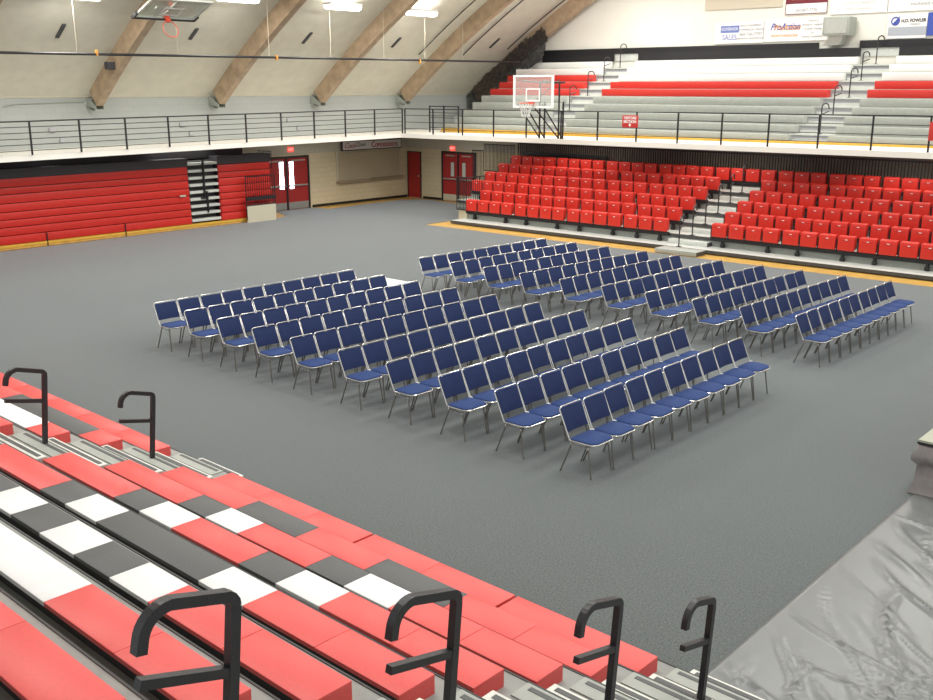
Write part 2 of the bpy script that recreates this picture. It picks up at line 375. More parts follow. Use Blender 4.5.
# small fittings on the upper left wall
for (y, z, w, lab) in [(16.0, 3.45, .22, 'upper grey box left of the first visible arch shoe'), (16.3, 3.12, .16, 'lower one of the leftmost pair'),
                       (20.9, 3.5, .22, 'upper one of the middle pair'), (21.25, 3.18, .16, 'lower one of the middle pair'),
                       (25.8, 3.55, .22, 'upper one of the rightmost pair'), (26.25, 3.22, .16, 'lower one of the rightmost pair')]:
    b = MB().rbox(WX, WX+.07, y-w/2, y+w/2, z-.07, z+.07, .01).build('outlet_box', 'ink_grey')
    tag(b, 'small grey box on the grey balcony wall, '+lab.replace('upper grey box left of the first visible arch shoe', 'upper one of the leftmost pair'), 'outlet box', 'outlet boxes on the balcony wall')
b = MB().tube([(WX+.05, 14.5, 4.22), (WX+.05, 14.8, 4.3), (WX+.05, 17.2, 4.36)], .018, 6).build('wall_pipe', 'duct')
tag(b, 'thin grey conduit bent down at its end below the roof line', 'pipe')

# ------------------------------------------------------------------ balcony railings
def railing(name, p0, p1, nposts, bars, label, zf, hgt=.98, extra=None):
    r = empty(name)
    P0, P1 = Vector(p0), Vector(p1)
    for i in range(nposts):
        t = i/(nposts-1); p = P0.lerp(P1, t); z = zf(p)
        MB().box(p.x-.022, p.x+.022, p.y-.022, p.y+.022, z, z+hgt).build('rail_post', 'black', r)
    for b in bars:
        a = Vector((P0.x, P0.y, zf(P0)+b)); c = Vector((P1.x, P1.y, zf(P1)+b))
        rr = .02 if b > .9 else .011
        MB().tube([a, c], rr, 6).build('top_rail' if b > .9 else 'rail_bar', 'black', r)
    tag(r, label, 'railing'); return r
BARS = [.13, .30, .47, .64, .81, .97]
railing('balcony_railing', (-29.45, 4.65, 0), (-29.45, 29.25, 0), 17, BARS, 'black pipe railing along the left balcony edge', lambda p: ZS+zl(p.y))
railing('balcony_railing', (-29.3, 29.25, 0), (-4.36, 29.25, 0), 17, [.2, .45, .72, .97], 'black pipe railing in front of the upper bleachers', lambda p: ZS+zr(p.x))
railing('stair_railing', (-29.3, 30.7, 0), (-27.7, 30.7, 0), 3, [.2, .4, .6, .8, 1.05], 'short black railing at the corner behind the balcony railing', lambda p: ZS, 1.08)

# net and divider pipe
net = [(-27.87, 7.40), (-27.6, 6.9), (-27.87, 6.0), (-28.9, 5.45), (-29.9, 5.0), (-30.4, 4.5), (-31.2, 3.4), (-31.6, 3.02), (-32.3, 3.02), (-32.3, 4.4), (-31.7, 4.95), (-31.0, 5.5), (-30.2, 5.95), (-29.5, 6.45), (-28.9, 6.85), (-28.4, 7.0)]
nj = random.Random(4); net2 = []
for q in range(len(net)):
    a, b = net[q], net[(q+1) % len(net)]
    for t in range(8):
        u = t/8; net2.append((a[0]+(b[0]-a[0])*u+nj.uniform(-.05, .05), a[1]+(b[1]-a[1])*u+nj.uniform(-.05, .05)))
mb = MB(); mb.prism(net2, 'y', 36.35, 36.39)
o = mb.build('divider_net', 'net'); tag(o, 'dark mesh net gathered at the left end of the upper bleachers', 'net')
r = empty('curtain_track')
MB().tube([(-28, 4, 5.66), (-28, 20.8, 5.78), (-28, 35, 5.87)], .04, 8).build('track_pipe', 'black', r)
for y in (8.2, 11.4, 14.8, 18.1, 21.6, 24.3, 26.9, 29.1, 31.3):
    MB().cyl((-28, y, 5.8), (-28, y, arc(-28)), .007, 6).build('hanger_rod', 'beige', r)
for y in (15.4, 21.9, 28.8): MB().rbox(-28.05, -27.95, y-.03, y+.03, 5.7, 5.86, .01).build('track_tie', 'ink_orange', r, 'orange tie')
tag(r, 'long thin black pipe hung under the roof from the left', 'pipe')
# strips on the roof deck, and long cables
n_ = ['leftmost of five', 'second from the left of five', 'middle one of five', 'fourth from the left of five', 'rightmost of five']
for k, (a, b) in enumerate([((-30.01, 15.28), (-29.5, 15.25)), ((-29.87, 19.81), (-29.41, 19.88)), ((-29.84, 24.58), (-29.34, 24.61)), ((-29.85, 29.13), (-29.36, 29.1)), ((-29.66, 34.95), (-29.13, 35.0))]):
    mb = MB(); x0, x1 = a[0], b[0]; mb.prism([(x0, arc(x0)-.05), (x1, arc(x1)-.05), (x1, arc(x1)), (x0, arc(x0))], 'y', a[1]-.06, a[1]+.06)
    tag(mb.build('ceiling_slot', 'darkgrey'), 'short dark slot on the sloping roof, '+n_[k], 'vent', 'dark slots on the roof')
for k, (x0, y, x1, lab) in enumerate([(-30.1, 30.92, -22, 'left one of three'), (-30.05, 33.6, -22, 'middle one of three'), (-29.6, 36.1, -22, 'right one of three')]):
    P = [(x0+(x1-x0)*i/10, y, arc(x0+(x1-x0)*i/10)-.1) for i in range(11)]
    tag(MB().tube(P, .025, 6).build('ceiling_cable', 'black'), 'long dark cable running up the roof beside the last arches, '+lab, 'cable', 'long cables on the roof')
# ceiling lamps
def ceil_lamp(x, y, z, label):
    r = empty('ceiling_lamp', (x, y, z))
    MB().rbox(-.22, .22, -.72, .72, .0, .09, .02).build('lamp_body', 'lamp_body', r)
    mb = MB(); mb.prism([(-.2, 0), (-.17, -.09), (-.08, -.14), (.08, -.14), (.17, -.09), (.2, 0)], 'y', -.7, .7).build('diffuser', 'lamp', r, 'glowing white diffuser')
    for s in (-.5, .5): MB().cyl((0, s, .09), (0, s, arc(x)-z), .01, 6).build('hanger', 'steel', r)
    tag(r, label, 'ceiling lamp', 'ceiling lamps between the arches')
    area('lamp_light', (x, y, z-.2), .4, 1.4, 70)
    area('lamp_light', (x, y, z+.1), .3, 1.3, 30, (math.pi, 0, 0))
ceil_lamp(-27.51, 28.4, 7.56, 'glowing white ceiling lamp between the third and fourth arches')
ceil_lamp(-27.51, 24.5, 7.56, 'glowing white ceiling lamp in the bay above the concession sign')
ceil_lamp(-27.51, 20.1, 7.56, 'glowing white ceiling lamp cut by the top edge of the photo')
ceil_lamp(-27.99, 14.9, 7.36, 'glowing ceiling lamp above the leftmost bay of the photo')
# speaker on the arch
r = empty('arch_speaker'); MB().rbox(-30.6, -30.35, 17.05, 17.4, 5.36, 5.6, .02).build('speaker_box', 'darkgrey', r); MB().cyl((-30.5, 17.3, 5.6), (-30.3, 17.5, 5.85), .02).build('bracket', 'steel', r)
tag(r, 'small dark loudspeaker fixed to the leftmost visible arch', 'loudspeaker')

# ------------------------------------------------------------------ basketball hoops
def rim_net(parent, netok=True):
    # local: board in x-z plane at y=0 facing -y, board bottom at z=0; rim at z .15
    rm = MB().tube([(.24*math.cos(t), -.40+.24*math.sin(t), .17) for t in [2*math.pi*i/24 for i in range(24)]], .012, 6, True)
    rm.box(-.07, .07, -.18, 0, .12, .2).build('rim', 'hoop', parent, 'orange rim')
def board_parts(parent, w, h, gl):
    f = MB().box(-w/2, w/2, -.03, .03, 0, .07).box(-w/2, w/2, -.03, .03, h-.07, h).box(-w/2, -w/2+.07, -.03, .03, .07, h-.07).box(w/2-.07, w/2, -.03, .03, .07, h-.07)
    f.build('board_frame', 'sign_white' if gl == 'board_glass' else 'alu', parent)
    MB().box(-w/2+.07, w/2-.07, -.01, .01, .07, h-.07).build('glass_pane', gl, parent, 'clear glass backboard')
    q = MB(); a, z0, z1, t = .31, .22, .66, .05
    q.box(-a, a, -.022, -.012, z0, z0+t).box(-a, a, -.022, -.012, z1-t, z1).box(-a, -a+t, -.022, -.012, z0+t, z1-t).box(a-t, a, -.022, -.012, z0+t, z1-t)
    q.build('target_square', 'sign_white', parent, 'white painted target square')
r = empty('basketball_hoop', (-21.8, 28.0, 4.13))
board_parts(r, 1.73, 1.1, 'board_glass'); rim_net(r)
nn = MB()
for k in range(14):
    a = 2*math.pi*k/14; b = a+.35
    nn.tube([(.235*math.cos(a), -.40+.235*math.sin(a), .16), (.16*math.cos(b), -.40+.16*math.sin(b), -.08), (.13*math.cos(a), -.40+.13*math.sin(a), -.30)], .011, 4)
    nn.tube([(.235*math.cos(a), -.40+.235*math.sin(a), .16), (.16*math.cos(a-.35), -.40+.16*math.sin(a-.35), -.08), (.13*math.cos(a), -.40+.13*math.sin(a), -.30)], .011, 4)
nn.build('net', 'net_white', r, 'white cord net')
zb_ = ZS+.03-4.13
for (bx, tx) in [(-.72, -.62), (-.50, -.30), (.13, .0), (.32, .45)]:
    MB().tube([(bx, 1.33, zb_), (bx, 1.33, .85 if bx in (-.72, .13) else .2)], .035, 6).build('support_post', 'black', r)
    MB().tube([(bx, 1.30, zb_+.05), (tx-.1, .06, .12)], .026, 6).build('brace', 'black', r)
MB().tube([(-.5, .06, .9), (-.5, 1.33, .85), (.35, 1.33, .85), (.35, .06, .9)], .026, 6).build('top_frame', 'black', r)
MB().tube([(.13, .06, .3), (.13, 1.33, .95)], .02, 6).build('diagonal_bar', 'black', r)
tag(r, 'basketball hoop with glass backboard braced on black posts at balcony edge', 'basketball hoop')
r = empty('folded_basketball_hoop')
x0, y0, z0, dx, dz = -26.44, 16.71, 6.72, .98, .42
L_ = math.hypot(dx, dz); d = Vector((dx, 0, dz))/L_; nrm = Vector((d.z, 0, -d.x)); 
# local x -> +y world, local z -> d, local -y -> nrm
mtx = Matrix(((0, -nrm.x, d.x, x0), (1, 0, 0, y0), (0, -nrm.z, d.z, z0), (0, 0, 0, 1)))
r.matrix_world = mtx
board_parts(r, 1.95, 1.15, 'board_glass_green'); rim_net(r)
MB().rbox(-1.02, 1.02, -.05, .05, -.04, .05, .02).box(-1.02, -.96, -.05, .05, 0, .25).box(.96, 1.02, -.05, .05, 0, .25).build('edge_pad', 'black', r, 'black rubber pad')
MB().tube([(0, .03, .5), (0, .5, .6), (0, 1.6, 1.0)], .05, 8).build('support_arm', 'hoop', r, 'red steel arm')
MB().box(-.5, .5, .04, .1, .45, .55).box(-.05, .05, .04, .1, .1, 1.0).build('back_bracket', 'steel', r)
tag(r, 'glass basketball hoop folded up under the roof at top left', 'basketball hoop')

# ------------------------------------------------------------------ signs and box on the end wall
Y = UY-.02
def board(name, x0, x1, z0, z1, m, label, y=Y, th=.03):
    r = empty(name); MB().box(x0, x1, y-th, y, z0, z1).build('panel', m, r); tag(r, label, 'sign'); return r
Z_ = Y-.034
board('beige_area', -20.5, -17.3, 7.75, 9.2, 'beige', 'large plain beige area at the top edge over the white banners')  # beige tone on the end wall, laid on as a flat panel
r = board('banner', -20.0, -17.98, 6.48, 7.25, 'sign_white', 'white banner with blue square letters, leftmost of the lower banners')
MB().box(-19.76, -18.98, Z_-.01, Z_, 6.88, 7.14).build('blue_block', 'ink_lightblue', r); text('GOVERNOR', .16, 'sign_white', face_my(-19.37, Z_-.02, 7.01), r, sx=.8)
text('SALES', .28, 'ink_lightblue', face_my(-19.37, Z_-.005, 6.70), r, sx=.85)
for k, (t, sz) in enumerate([('HEAVY EQUIPMENT', .1), ('& COMMERCIAL TRUCKS', .1), ('360-736-7707', .17), ('CENTRALIA, WASHINGTON', .09)]):
    text(t, sz, 'ink_grey', face_my(-18.5, Z_-.005, 7.12-.15*k-(.02 if k > 1 else 0)), r)
r = board('banner', -17.94, -15.45, 6.50, 7.30, 'sign_white', 'white banner with blue and orange slanted lettering left of the grey box')
text('ProAction', .34, 'ink_blue', face_my(-17.12, Z_-.002, 7.02), r, shear=.4, bold=.006, sx=.82); text('ProAction', .31, 'ink_orange', face_my(-17.05, Z_-.008, 6.99), r, shear=.4, sx=.82)
text('SPORTS MEDICINE', .13, 'ink_orange', face_my(-17.12, Z_-.005, 6.70), r)
for k, t in enumerate(['CHEHALIS', 'PHYSICAL THERAPY', 'Tumwater Therapy', 'and', 'SPORTS TRAINING']): text(t, .09, 'ink_grey', face_my(-16.05, Z_-.005, 7.2-.14*k), r)
r = board('banner', -17.16, -15.56, 7.45, 8.4, 'sign_white', 'maroon and white banner at the top edge')
MB().box(-17.16, -15.56, Z_-.01, Z_, 7.82, 8.4).build('maroon_block', 'maroon', r); MB().box(-17.16, -17.14, Z_-.01, Z_, 7.45, 7.82).box(-15.58, -15.56, Z_-.01, Z_, 7.45, 7.82).box(-17.16, -15.56, Z_-.01, Z_, 7.45, 7.47).build('border', 'maroon', r)
text('STATE CHAMPIONS', .13, 'ink_orange', face_my(-16.36, Z_-.015, 7.98), r); text('360-807-7776', .15, 'ink_grey', face_my(-16.36, Z_-.005, 7.58), r)
r = board('banner', -15.45, -13.42, 7.38, 8.4, 'sign_white', 'pale banner with faint grey lines above the grey box')
for k, t in enumerate(['COMMUNITY BANK', 'Serving our neighbors', 'Proud supporters']): text(t, .13, 'sign_pale', face_my(-14.4, Z_-.005, 7.95-.2*k), r)
r = board('banner', -13.38, -9.2, 7.38, 8.4, 'sign_white', 'white banner with MORRIS lettering at the top right edge')
text('MORRIS · SONS', .30, 'ink_dark', face_my(-12.05, Z_-.005, 7.88), r); text('INSURANCE AGENCY', .12, 'ink_grey', face_my(-12.05, Z_-.005, 7.6), r)
r = board('banner', -13.35, -12.02, 6.48, 7.28, 'sign_white', 'white banner with round blue logo and grey band')
MB().box(-13.3, -12.02, Z_-.01, Z_, 6.58, 6.86).build('grey_band', 'band_grey', r)
g = MB(); g.tube([(-13.08+.13*math.cos(t), Z_-.01, 7.06+.13*math.sin(t)) for t in [2*math.pi*i/20 for i in range(20)]], .02, 6, True)
g.prism([(-13.16, 6.98), (-13.02, 6.94), (-12.93, 7.22), (-13.05, 7.10)], 'y', Z_-.02, Z_).build('logo', 'ink_blue', r, 'round blue logo')
text('H.D. FOWLER', .15, 'ink_dark', face_my(-12.47, Z_-.005, 7.06), r, bold=.004, sx=.9); text('COMPANY', .07, 'ink_grey', face_my(-12.4, Z_-.005, 6.94), r)
r = board('banner', -12.0, -9.6, 6.55, 7.3, 'ink_blue', 'deep blue banner cut by the right edge')
text('BOOSTERS', .3, 'sign_white', face_my(-10.9, Z_-.005, 6.93), r)
# grey box with slanted duct
r = empty('fan_box'); MB().rbox(-15.38, -14.42, 36.55, 37.2, 6.62, 7.25, .015).build('box_body', 'duct', r)
MB().box(-15.3, -14.5, 36.53, 36.552, 6.69, 7.18).build('front_panel', 'bench_grey', r)
MB().add([(-15.1, 36.7, 6.63), (-14.65, 36.7, 6.63), (-14.65, 37.1, 6.63), (-15.1, 37.1, 6.63), (-15.45, 36.85, 6.3), (-14.85, 36.85, 6.3), (-14.85, 37.25, 6.3), (-15.45, 37.25, 6.3)],
         [(0, 3, 2, 1), (4, 5, 6, 7), (0, 1, 5, 4), (1, 2, 6, 5), (2, 3, 7, 6), (3, 0, 4, 7)]).build('slanted_duct', 'bench_grey', r)
tag(r, 'square grey metal box on a slanted duct over the second aisle', 'metal box')
r = empty('section_sign', (-18.63, 29.235, 3.72)); MB().rbox(-.31, .31, -.02, 0, -.2, .2, .005).build('sign_plate', 'sign_red', r)
text('VISITORS', .12, 'sign_white', Matrix.Translation((0, -.025, .11)) @ RX, r, bold=.004); text('SECTION', .12, 'sign_white', Matrix.Translation((0, -.025, -.01)) @ RX, r, bold=.004)
MB().prism([(-.03, -.07), (.03, -.07), (.03, -.12), (.05, -.12), (0, -.17), (-.05, -.12), (-.03, -.12)], 'y', -.026, -.018).build('arrow', 'sign_white', r)
tag(r, 'small red sign with white letters hung on the far railing', 'sign')
r = empty('section_sign', (-8.75, 29.235, 3.72)); MB().rbox(-.31, .31, -.02, 0, -.3, .2, .005).build('sign_plate', 'sign_red', r)
tag(r, 'red sign cut by the right edge on the far railing', 'sign')

# ------------------------------------------------------------------ upper bleachers
UY0, URUN, URISE, UZ0 = 31.47, .59, .281, 3.35
SECT = [(-29.16, -24.6, 'left'), (-23.32, -14.1, 'middle'), (-12.76, -5.0, 'right')]
rows_lab = ['bottom', 'second', 'third', 'fourth', 'fifth', 'sixth', 'seventh', 'eighth', 'ninth', 'top']
for k in range(10):
    y = UY0+URUN*k; z = UZ0+URISE*k; dz = z-.26
    r = empty('bleacher_deck'); MB().box(-29.16, -5, y+.0, min(37.24, y+URUN), dz-.05, dz).build('deck_plank', 'deck_light', r)
    MB().box(-29.16, -5, y+.05, y+.07, dz-URISE+.0, dz-.05).build('riser', 'ink_grey', r)
    tag(r, 'grey walking deck of the upper bleachers, %s row' % rows_lab[k], 'bleacher deck', 'upper bleacher decks')
    for si, (x0, x1, nm) in enumerate(SECT):
        if k < 5: mt, cn = 'bench_grey', 'grey'
        elif k < (8 if si == 0 else 7): mt, cn = 'bench_red', 'red'
        else: mt, cn = 'bench_white', 'white'
        r = empty('bleacher_bench'); MB().rbox(x0, x1, y-.02, y+.27, z-.262, z, .015, 2).build('bench_seat', mt, r)
        tag(r, '%s bench of the upper bleachers, %s section, %s row' % (cn, nm, rows_lab[k]), 'bleacher bench', 'upper bleacher benches')
# black top row and backboards
for (x0, x1, z0, z1, y, lab) in [(-23.32, -14.1, 5.9, 6.2, 36.98, 'long black board behind the top white benches, middle section'), (-12.76, -5, 5.9, 6.2, 36.98, 'black board behind the top white bench of the right section'),
                              (-28.4, -15.75, 6.19, 6.42, 37.2, 'upper black board on the wall left of the grey box'), (-14.24, -5, 6.19, 6.45, 37.2, 'upper black board on the wall right of the grey box'), (-28.4, -24.6, 5.88, 6.2, 37.1, 'black board behind the top white bench of the left section')]:
    tag(MB().box(x0, x1, y, y+.06, z0, z1).build('back_board', 'black'), lab, 'board', 'black boards behind the top row')
o = MB().box(-29.16, -5, 37.25, 37.29, 5.9, 6.2).build('wall_gable_base', 'deck_light'); struct(o, 'light ledge at the foot of the end wall', 'wall')
o = MB().box(-29.2, -5, 31.30, 31.36, 3.0, 3.17).box(-29.2, -5, 31.2, 31.3, 3.0, 3.06).build('kick_board', 'yellow_board'); tag(o, 'long yellow board along the foot of the upper bleachers', 'board')
# aisle half steps
for (a0, a1, nm) in [(-24.6, -23.32, 'left'), (-14.1, -12.76, 'right')]:
    for k in range(10):
        y = UY0+URUN*k; dz = UZ0+URISE*k-.26
        r = empty('aisle_step'); MB().box(a0+.02, a1-.02, y-.26, y+.0, dz-URISE, dz-URISE/2).build('step_block', 'deck_light', r)
        MB().box(a0+.02, a1-.02, y-.265, y-.25, dz-URISE/2-.03, dz-URISE/2+.004).build('step_nosing', 'ink_grey', r)
        tag(r, 'light grey step in the %s upper aisle, %s from the bottom' % (nm, ORD[k]), 'step', 'steps in the upper aisles')
def cane(loc, h, rad, label, dirv=(1, 0), sl=.0, group='cane rails in the upper aisles', L=.42, name='aisle_rail', armz=.3, armname=True):
    r = empty(name, loc)
    dx, dy = dirv
    MB().tube([(0, 0, 0), (0, 0, h-.06)], rad, 8 if rad < .03 else 8).build('post', 'rail', r)
    # curved grip: from the post top along the aisle then down in a hook
    pts = [(0, 0, h-.08), (dx*.01, dy*.01, h-.03), (dx*.05, dy*.05, h+sl*.05)]
    x1 = L-.16
    pts.append((dx*x1, dy*x1, h+sl*x1))
    for i in range(1, 7):
        t = math.pi/2*i/6; pts.append((dx*(x1+.14*math.sin(t)), dy*(x1+.14*math.sin(t)), h+sl*x1-.14*(1-math.cos(t))))
    pts.append((dx*(L-.02), dy*(L-.02), h+sl*x1-.17))
    MB().tube(pts, rad, 8).build('grip', 'rail', r, 'curved hook grip')
    MB().tube([(0, 0, h-armz), (dx*(L-.02), dy*(L-.02), h-armz+sl*L)], rad*.85, 8).build('cross_arm', 'rail', r)
    MB().rbox(-.07, .07, -.07, .07, -.001, .012, .004).build('base_plate', 'rail', r)
    tag(r, label, 'handrail', group); return r
for i, (x, k) in enumerate([(-24.11, 3), (-24.08, 5), (-24.12, 7), (-24.12, 9)]):
    cane((x, UY0+URUN*k+.1, UZ0+URISE*k-.26), .92, .02, 'black cane shaped handrail in the left upper aisle, %s from the bottom' % ORD[i], (.45, .9), .3, L=.3)
for i, (x, k) in enumerate([(-13.32, 1), (-13.42, 3), (-13.40, 5), (-13.5, 7), (-13.48, 9)]):
    cane((x, UY0+URUN*k+.1, UZ0+URISE*k-.26), .92, .02, 'black cane shaped handrail in the right upper aisle, %s from the bottom' % ORD[i], (.45, .9), .3, L=.3)

# ------------------------------------------------------------------ far lower platform with red folding seats
PY, PRUN, PRISE = 26.91, .79, .268
dl = ['floor-level', 'first raised', 'second raised', 'third raised', 'fourth raised', 'fifth raised', 'sixth raised']
for k in range(7):
    y = PY+PRUN*k; z = .12+PRISE*k; x0 = -24.67 if k < 2 else -25.8; x1 = -5
    y1 = y+PRUN+.05 if k < 6 else 32.28
    r = empty('seating_deck'); MB().box(x0, x1, y, y1, z-.05, z).build('deck_plank', 'deck_light', r)
    MB().box(x0, x1, y-.015, y, z-.10, z-.005).build('nosing', 'deck_dark', r, 'black front edge')
    if k: MB().box(x0, x1, y+.03, y+.05, z-PRISE, z-.05).build('riser', 'bench_grey', r)
    tag(r, 'pale %s deck under the far red seats' % dl[k], 'seating deck', 'decks of the far red seating')
# steps in the aisle
r = empty('floor_step'); MB().rbox(-15.65, -14.25, 26.2, 26.78, .0, .13, .01).build('step_block', 'bench_grey', r); MB().box(-14.26, -14.24, 26.22, 26.76, .01, .12).build('step_end', 'deck_dark', r)
tag(r, 'low grey step on the carpet at the foot of the seating aisle', 'step')
for k in range(6):
    y = PY+PRUN*(k+1); z = .12+PRISE*k
    r = empty('aisle_step'); MB().rbox(-15.9, -14.55, y-.3, y-.0, z, z+PRISE/2, .008).build('step_block', 'deck_light', r)
    MB().box(-14.56, -14.54, y-.29, y-.01, z, z+PRISE/2-.01).build('step_end', 'deck_dark', r)
    tag(r, 'pale half step in the aisle between red seats, %s from the bottom' % ORD[k], 'step', 'steps between the red seats')
# seats
def make_seat():
    r = empty('arena_seat')
    # folded seat pan: front panel with a lipped recess near the top
    p = MB()
    p.rbox(0.008, .482, .0, .075, .0, .40, .022, 3)
    pan = p.build('seat_pan', 'red_seat', r)
    MB().rbox(.10, .40, -.006, .004, .288, .300, .004).build('pan_groove', 'door_red', pan)
    MB().box(.215, .285, -.01, .0, .300, .318).build('pan_glint', 'sign_white', r, 'small white painted glint')  # glint on the folded pan put on as a white strip
    MB().rbox(.010, .480, .085, .19, .02, .415, .03, 3).build('backrest', 'red_seat', r)
    MB().box(-.028, -.004, .02, .2, -.05, .32).build('side_bracket', 'black', r)
    MB().box(.0, .505, .03, .17, -.05, -.012).build('hinge_bar', 'black', r)
    return r
seat0 = make_seat(); first = [True]
def seat(x, k, label):
    s = seat0 if first[0] else copy_tree(seat0); first[0] = False
    s.location = (x, 27.5+PRUN*k, .45+PRISE*k-.012); tag(s, label, 'arena seat', 'red folding arena seats'); return s
L1 = [-24.45, -23.89, -23.34, -22.79, -22.16, -21.60, -21.05, -20.51, -19.88, -19.34, -18.79, -18.24, -17.62, -17.07, -16.52]
L2 = [-24.45, -23.89, -23.34, -22.79, -22.17, -21.61, -21.05, -20.50, -19.87, -19.33, -18.79, -18.24, -17.61, -17.07, -16.52]
L3 = [-25.55, -25.02, -24.48, -23.94, -23.32, -22.77, -22.21, -21.61, -21.05, -20.48, -19.88, -19.33, -18.79, -18.15, -17.61, -17.05, -16.51]
L4 = [-25.57, -25.01, -24.46, -23.92, -23.32, -22.77, -22.22, -21.59, -21.05, -20.49, -19.87, -19.32, -18.79, -18.17, -17.60, -17.05, -16.51]
L5 = [-25.55, -25.01, -24.46, -23.91, -23.30, -22.75, -22.20, -21.57, -21.03, -20.48, -19.84, -19.30, -18.75, -18.13, -17.58, -17.04, -16.50]
L6 = [-25.55, -24.99, -24.44, -23.90, -23.27, -22.72, -22.18, -21.62, -21.00, -20.46, -19.92, -19.37, -18.76, -18.22, -17.68, -17.13, -16.53, -15.98, -15.44, -14.89, -14.28, -13.74, -13.20, -12.59, -12.05, -11.51, -10.91, -10.37, -9.84, -9.23, -8.69, -8.15, -7.54]
RR = [-14.49, -13.93, -13.38, -12.84, -12.23, -11.70, -11.16, -10.62, -10.03, -9.48, -8.94, -8.40]
RR5 = RR + [-7.79, -7.25]
nr = ['front', 'second', 'third', 'fourth', 'fifth', 'sixth']
for k, (L, RRk) in enumerate([(L1, RR), (L2, RR), (L3, RR), (L4, RR), (L5, RR5), (L6, [])]):
    for i, x in enumerate(L):
        seat(x, k, 'red folded arena seat, %s from the left in the %s%s' % (ORD[i], nr[k]+' row', ', left of the aisle' if k < 5 else ' (top)') if k < 5 else 'red folded arena seat in the unbroken back row, %s from the left' % ORD[i])
    for i, x in enumerate(RRk):
        seat(x, k, 'red folded arena seat, %s from the aisle in the %s row, right of the aisle' % (ORD[i], nr[k]))
    # beams carrying the rows
    z = .45+PRISE*k; y = 27.5+PRUN*k
    spans = [(L[0]-.03, L[-1]+.53, L, 'left')] if L else []
    if RRk: spans.append((RRk[0]-.03, RRk[-1]+.53, RRk, 'right'))
    for (a, b, LL, nm) in spans:
        r = empty('seat_beam'); MB().box(a, b, y+.04, y+.16, z-.12, z-.065).build('beam_rail', 'black', r)
        ends = [LL[0]+.35]; 
        for i in range(1, len(LL)):
            if LL[i]-LL[i-1] > .585: ends += [LL[i-1]+.15, LL[i]+.45]
        ends.append(LL[-1]+.2)
        for e in ends:
            pd = MB().box(e-.03, e+.03, y+.05, y+.15, z-.32, z-.11).build('pedestal', 'black', r)
            MB().cyl((e-.06, y+.1, z-.27), (e+.06, y+.1, z-.27), .055, 10).build('caster', 'caster', pd)
        tag(r, 'black beam under the %s row of red seats%s' % (nr[k], ', %s of the aisle' % nm if k < 5 else ' along the back'), 'seat beam', 'beams under the red seats')
# aisle rails between the seat blocks
for k in range(6):
    cane((-15.25, PY+PRUN*k+.03, .12+PRISE*k), .84, .02, 'thin black aisle rail between the red seats, %s from the bottom' % ORD[k], (-.2, .98), .34, 'aisle rails between the red seats', .36)
# guard railings
def picket(name, p0, p1, h, n, label, rad=.012, arch=False, mid=None):
    r = empty(name, p0); d = Vector(p1)-Vector(p0)
    g = MB()
    for i in range(n+1):
        t = i/n; x, y = d.x*t, d.y*t; g.tube([(x, y, .0), (x, y, h)], rad, 4)
    g.build('pickets', 'black', r)
    f = MB().tube([(0, 0, .02), (d.x, d.y, .02)], .02, 6).tube([(0, 0, h), (d.x, d.y, h)], .02, 6)
    if mid: f.box(min(0, d.x), max(.04, d.x), min(-.02, d.y), max(.02, d.y), mid[0], mid[1])
    f.build('frame_rail', 'black', r); tag(r, label, 'guard railing'); return r
picket('guard_railing', (-25.0, 27.6, .42), (-24.52, 27.6, 0), 1.2, 7, 'black picket guard at the front left corner of the red seats')
picket('guard_railing', (-24.52, 27.62, .42), (-24.52, 28.6, 0), 1.2, 8, 'black picket guard along the left end of the front seat rows')
MB_b = MB().box(-24.95, -24.52, 27.65, 28.5, .0, .41).build('end_panel', 'cream'); tag(MB_b, 'cream panel box at the left end of the seating platform', 'panel')
picket('guard_railing', (-26.15, 29.8, .93), (-25.6, 29.8, 0), 1.52, 8, 'tall black picket guard left of the third seat row')
picket('guard_railing', (-27.4, 31.95, 1.45), (-25.78, 31.95, 0), 1.1, 22, 'black picket guard behind the left end of the top seat row')
rg = empty('rear_guard', (-25.75, 32.12, 1.72))
for j in range(14):
    g = MB(); x0 = j*1.5
    for i in range(15): g.box(x0+i*.1, x0+i*.1+.028, 0, .03, 0, .92)
    g.build('picket_panel', 'black', rg)
MB().box(0, 21, -.01, .045, .9, .95).box(0, 21, -.01, .045, .0, .05).build('guard_rail', 'black', rg)
MB().box(.2, 4.3, -.03, -.005, .50, .60).build('cross_board', 'black', rg)
tag(rg, 'long black picket guard along the wall behind the top row of red seats', 'guard railing')
o = MB().box(-25.8, 6, 32.3, 32.37, 1.7, 2.84).build('wall_far_shade', mat('rear_shade_brown', (.30, .265, .205), .8, noise=.1)); struct(o, 'wall behind the picket guard, darkened brown for its shade', 'wall')  # brown sheet paints shade onto the tan wall behind the pickets

# ------------------------------------------------------------------ folded bleachers on the left
FXX = -30.55
def folded(name, y0, y1, label, seams):
    r = empty(name)
    zs = [.15, .42, .67, .90, 1.13, 1.39, 1.66, 1.87, 2.14]
    for i in range(8):
        x = FXX-.012*i
        b = MB()
        ys = [y0]+[s for s in seams if y0 < s < y1]+[y1] if i < 1 else [y0, y1]
        for a, c in zip(ys[:-1], ys[1:]): b.rbox(x-.5, x, a+.008, c-.008, zs[i]+.012, zs[i+1]-.008, .015, 2)
        b.build('face_board', 'red', r)
    MB().box(FXX-1.7, FXX-.12, y0, y1, .0, 2.15).build('inner_frame', 'black', r)
    return r
r = folded('folded_bleacher', 3.0, 19.86, None, [8.7, 11.7, 14.57, 17.27]); tag(r, 'long red folded bleacher bank against the left wall', 'folded bleacher')
k_ = MB().box(FXX-.1, FXX+.02, 3.0, 19.86, .07, .15).build('kick_board', 'yellow_board', r, 'yellow kick board'); MB().box(FXX-.1, FXX+.0, 3, 19.86, .0, .07).build('toe_board', 'wood_floor', r)
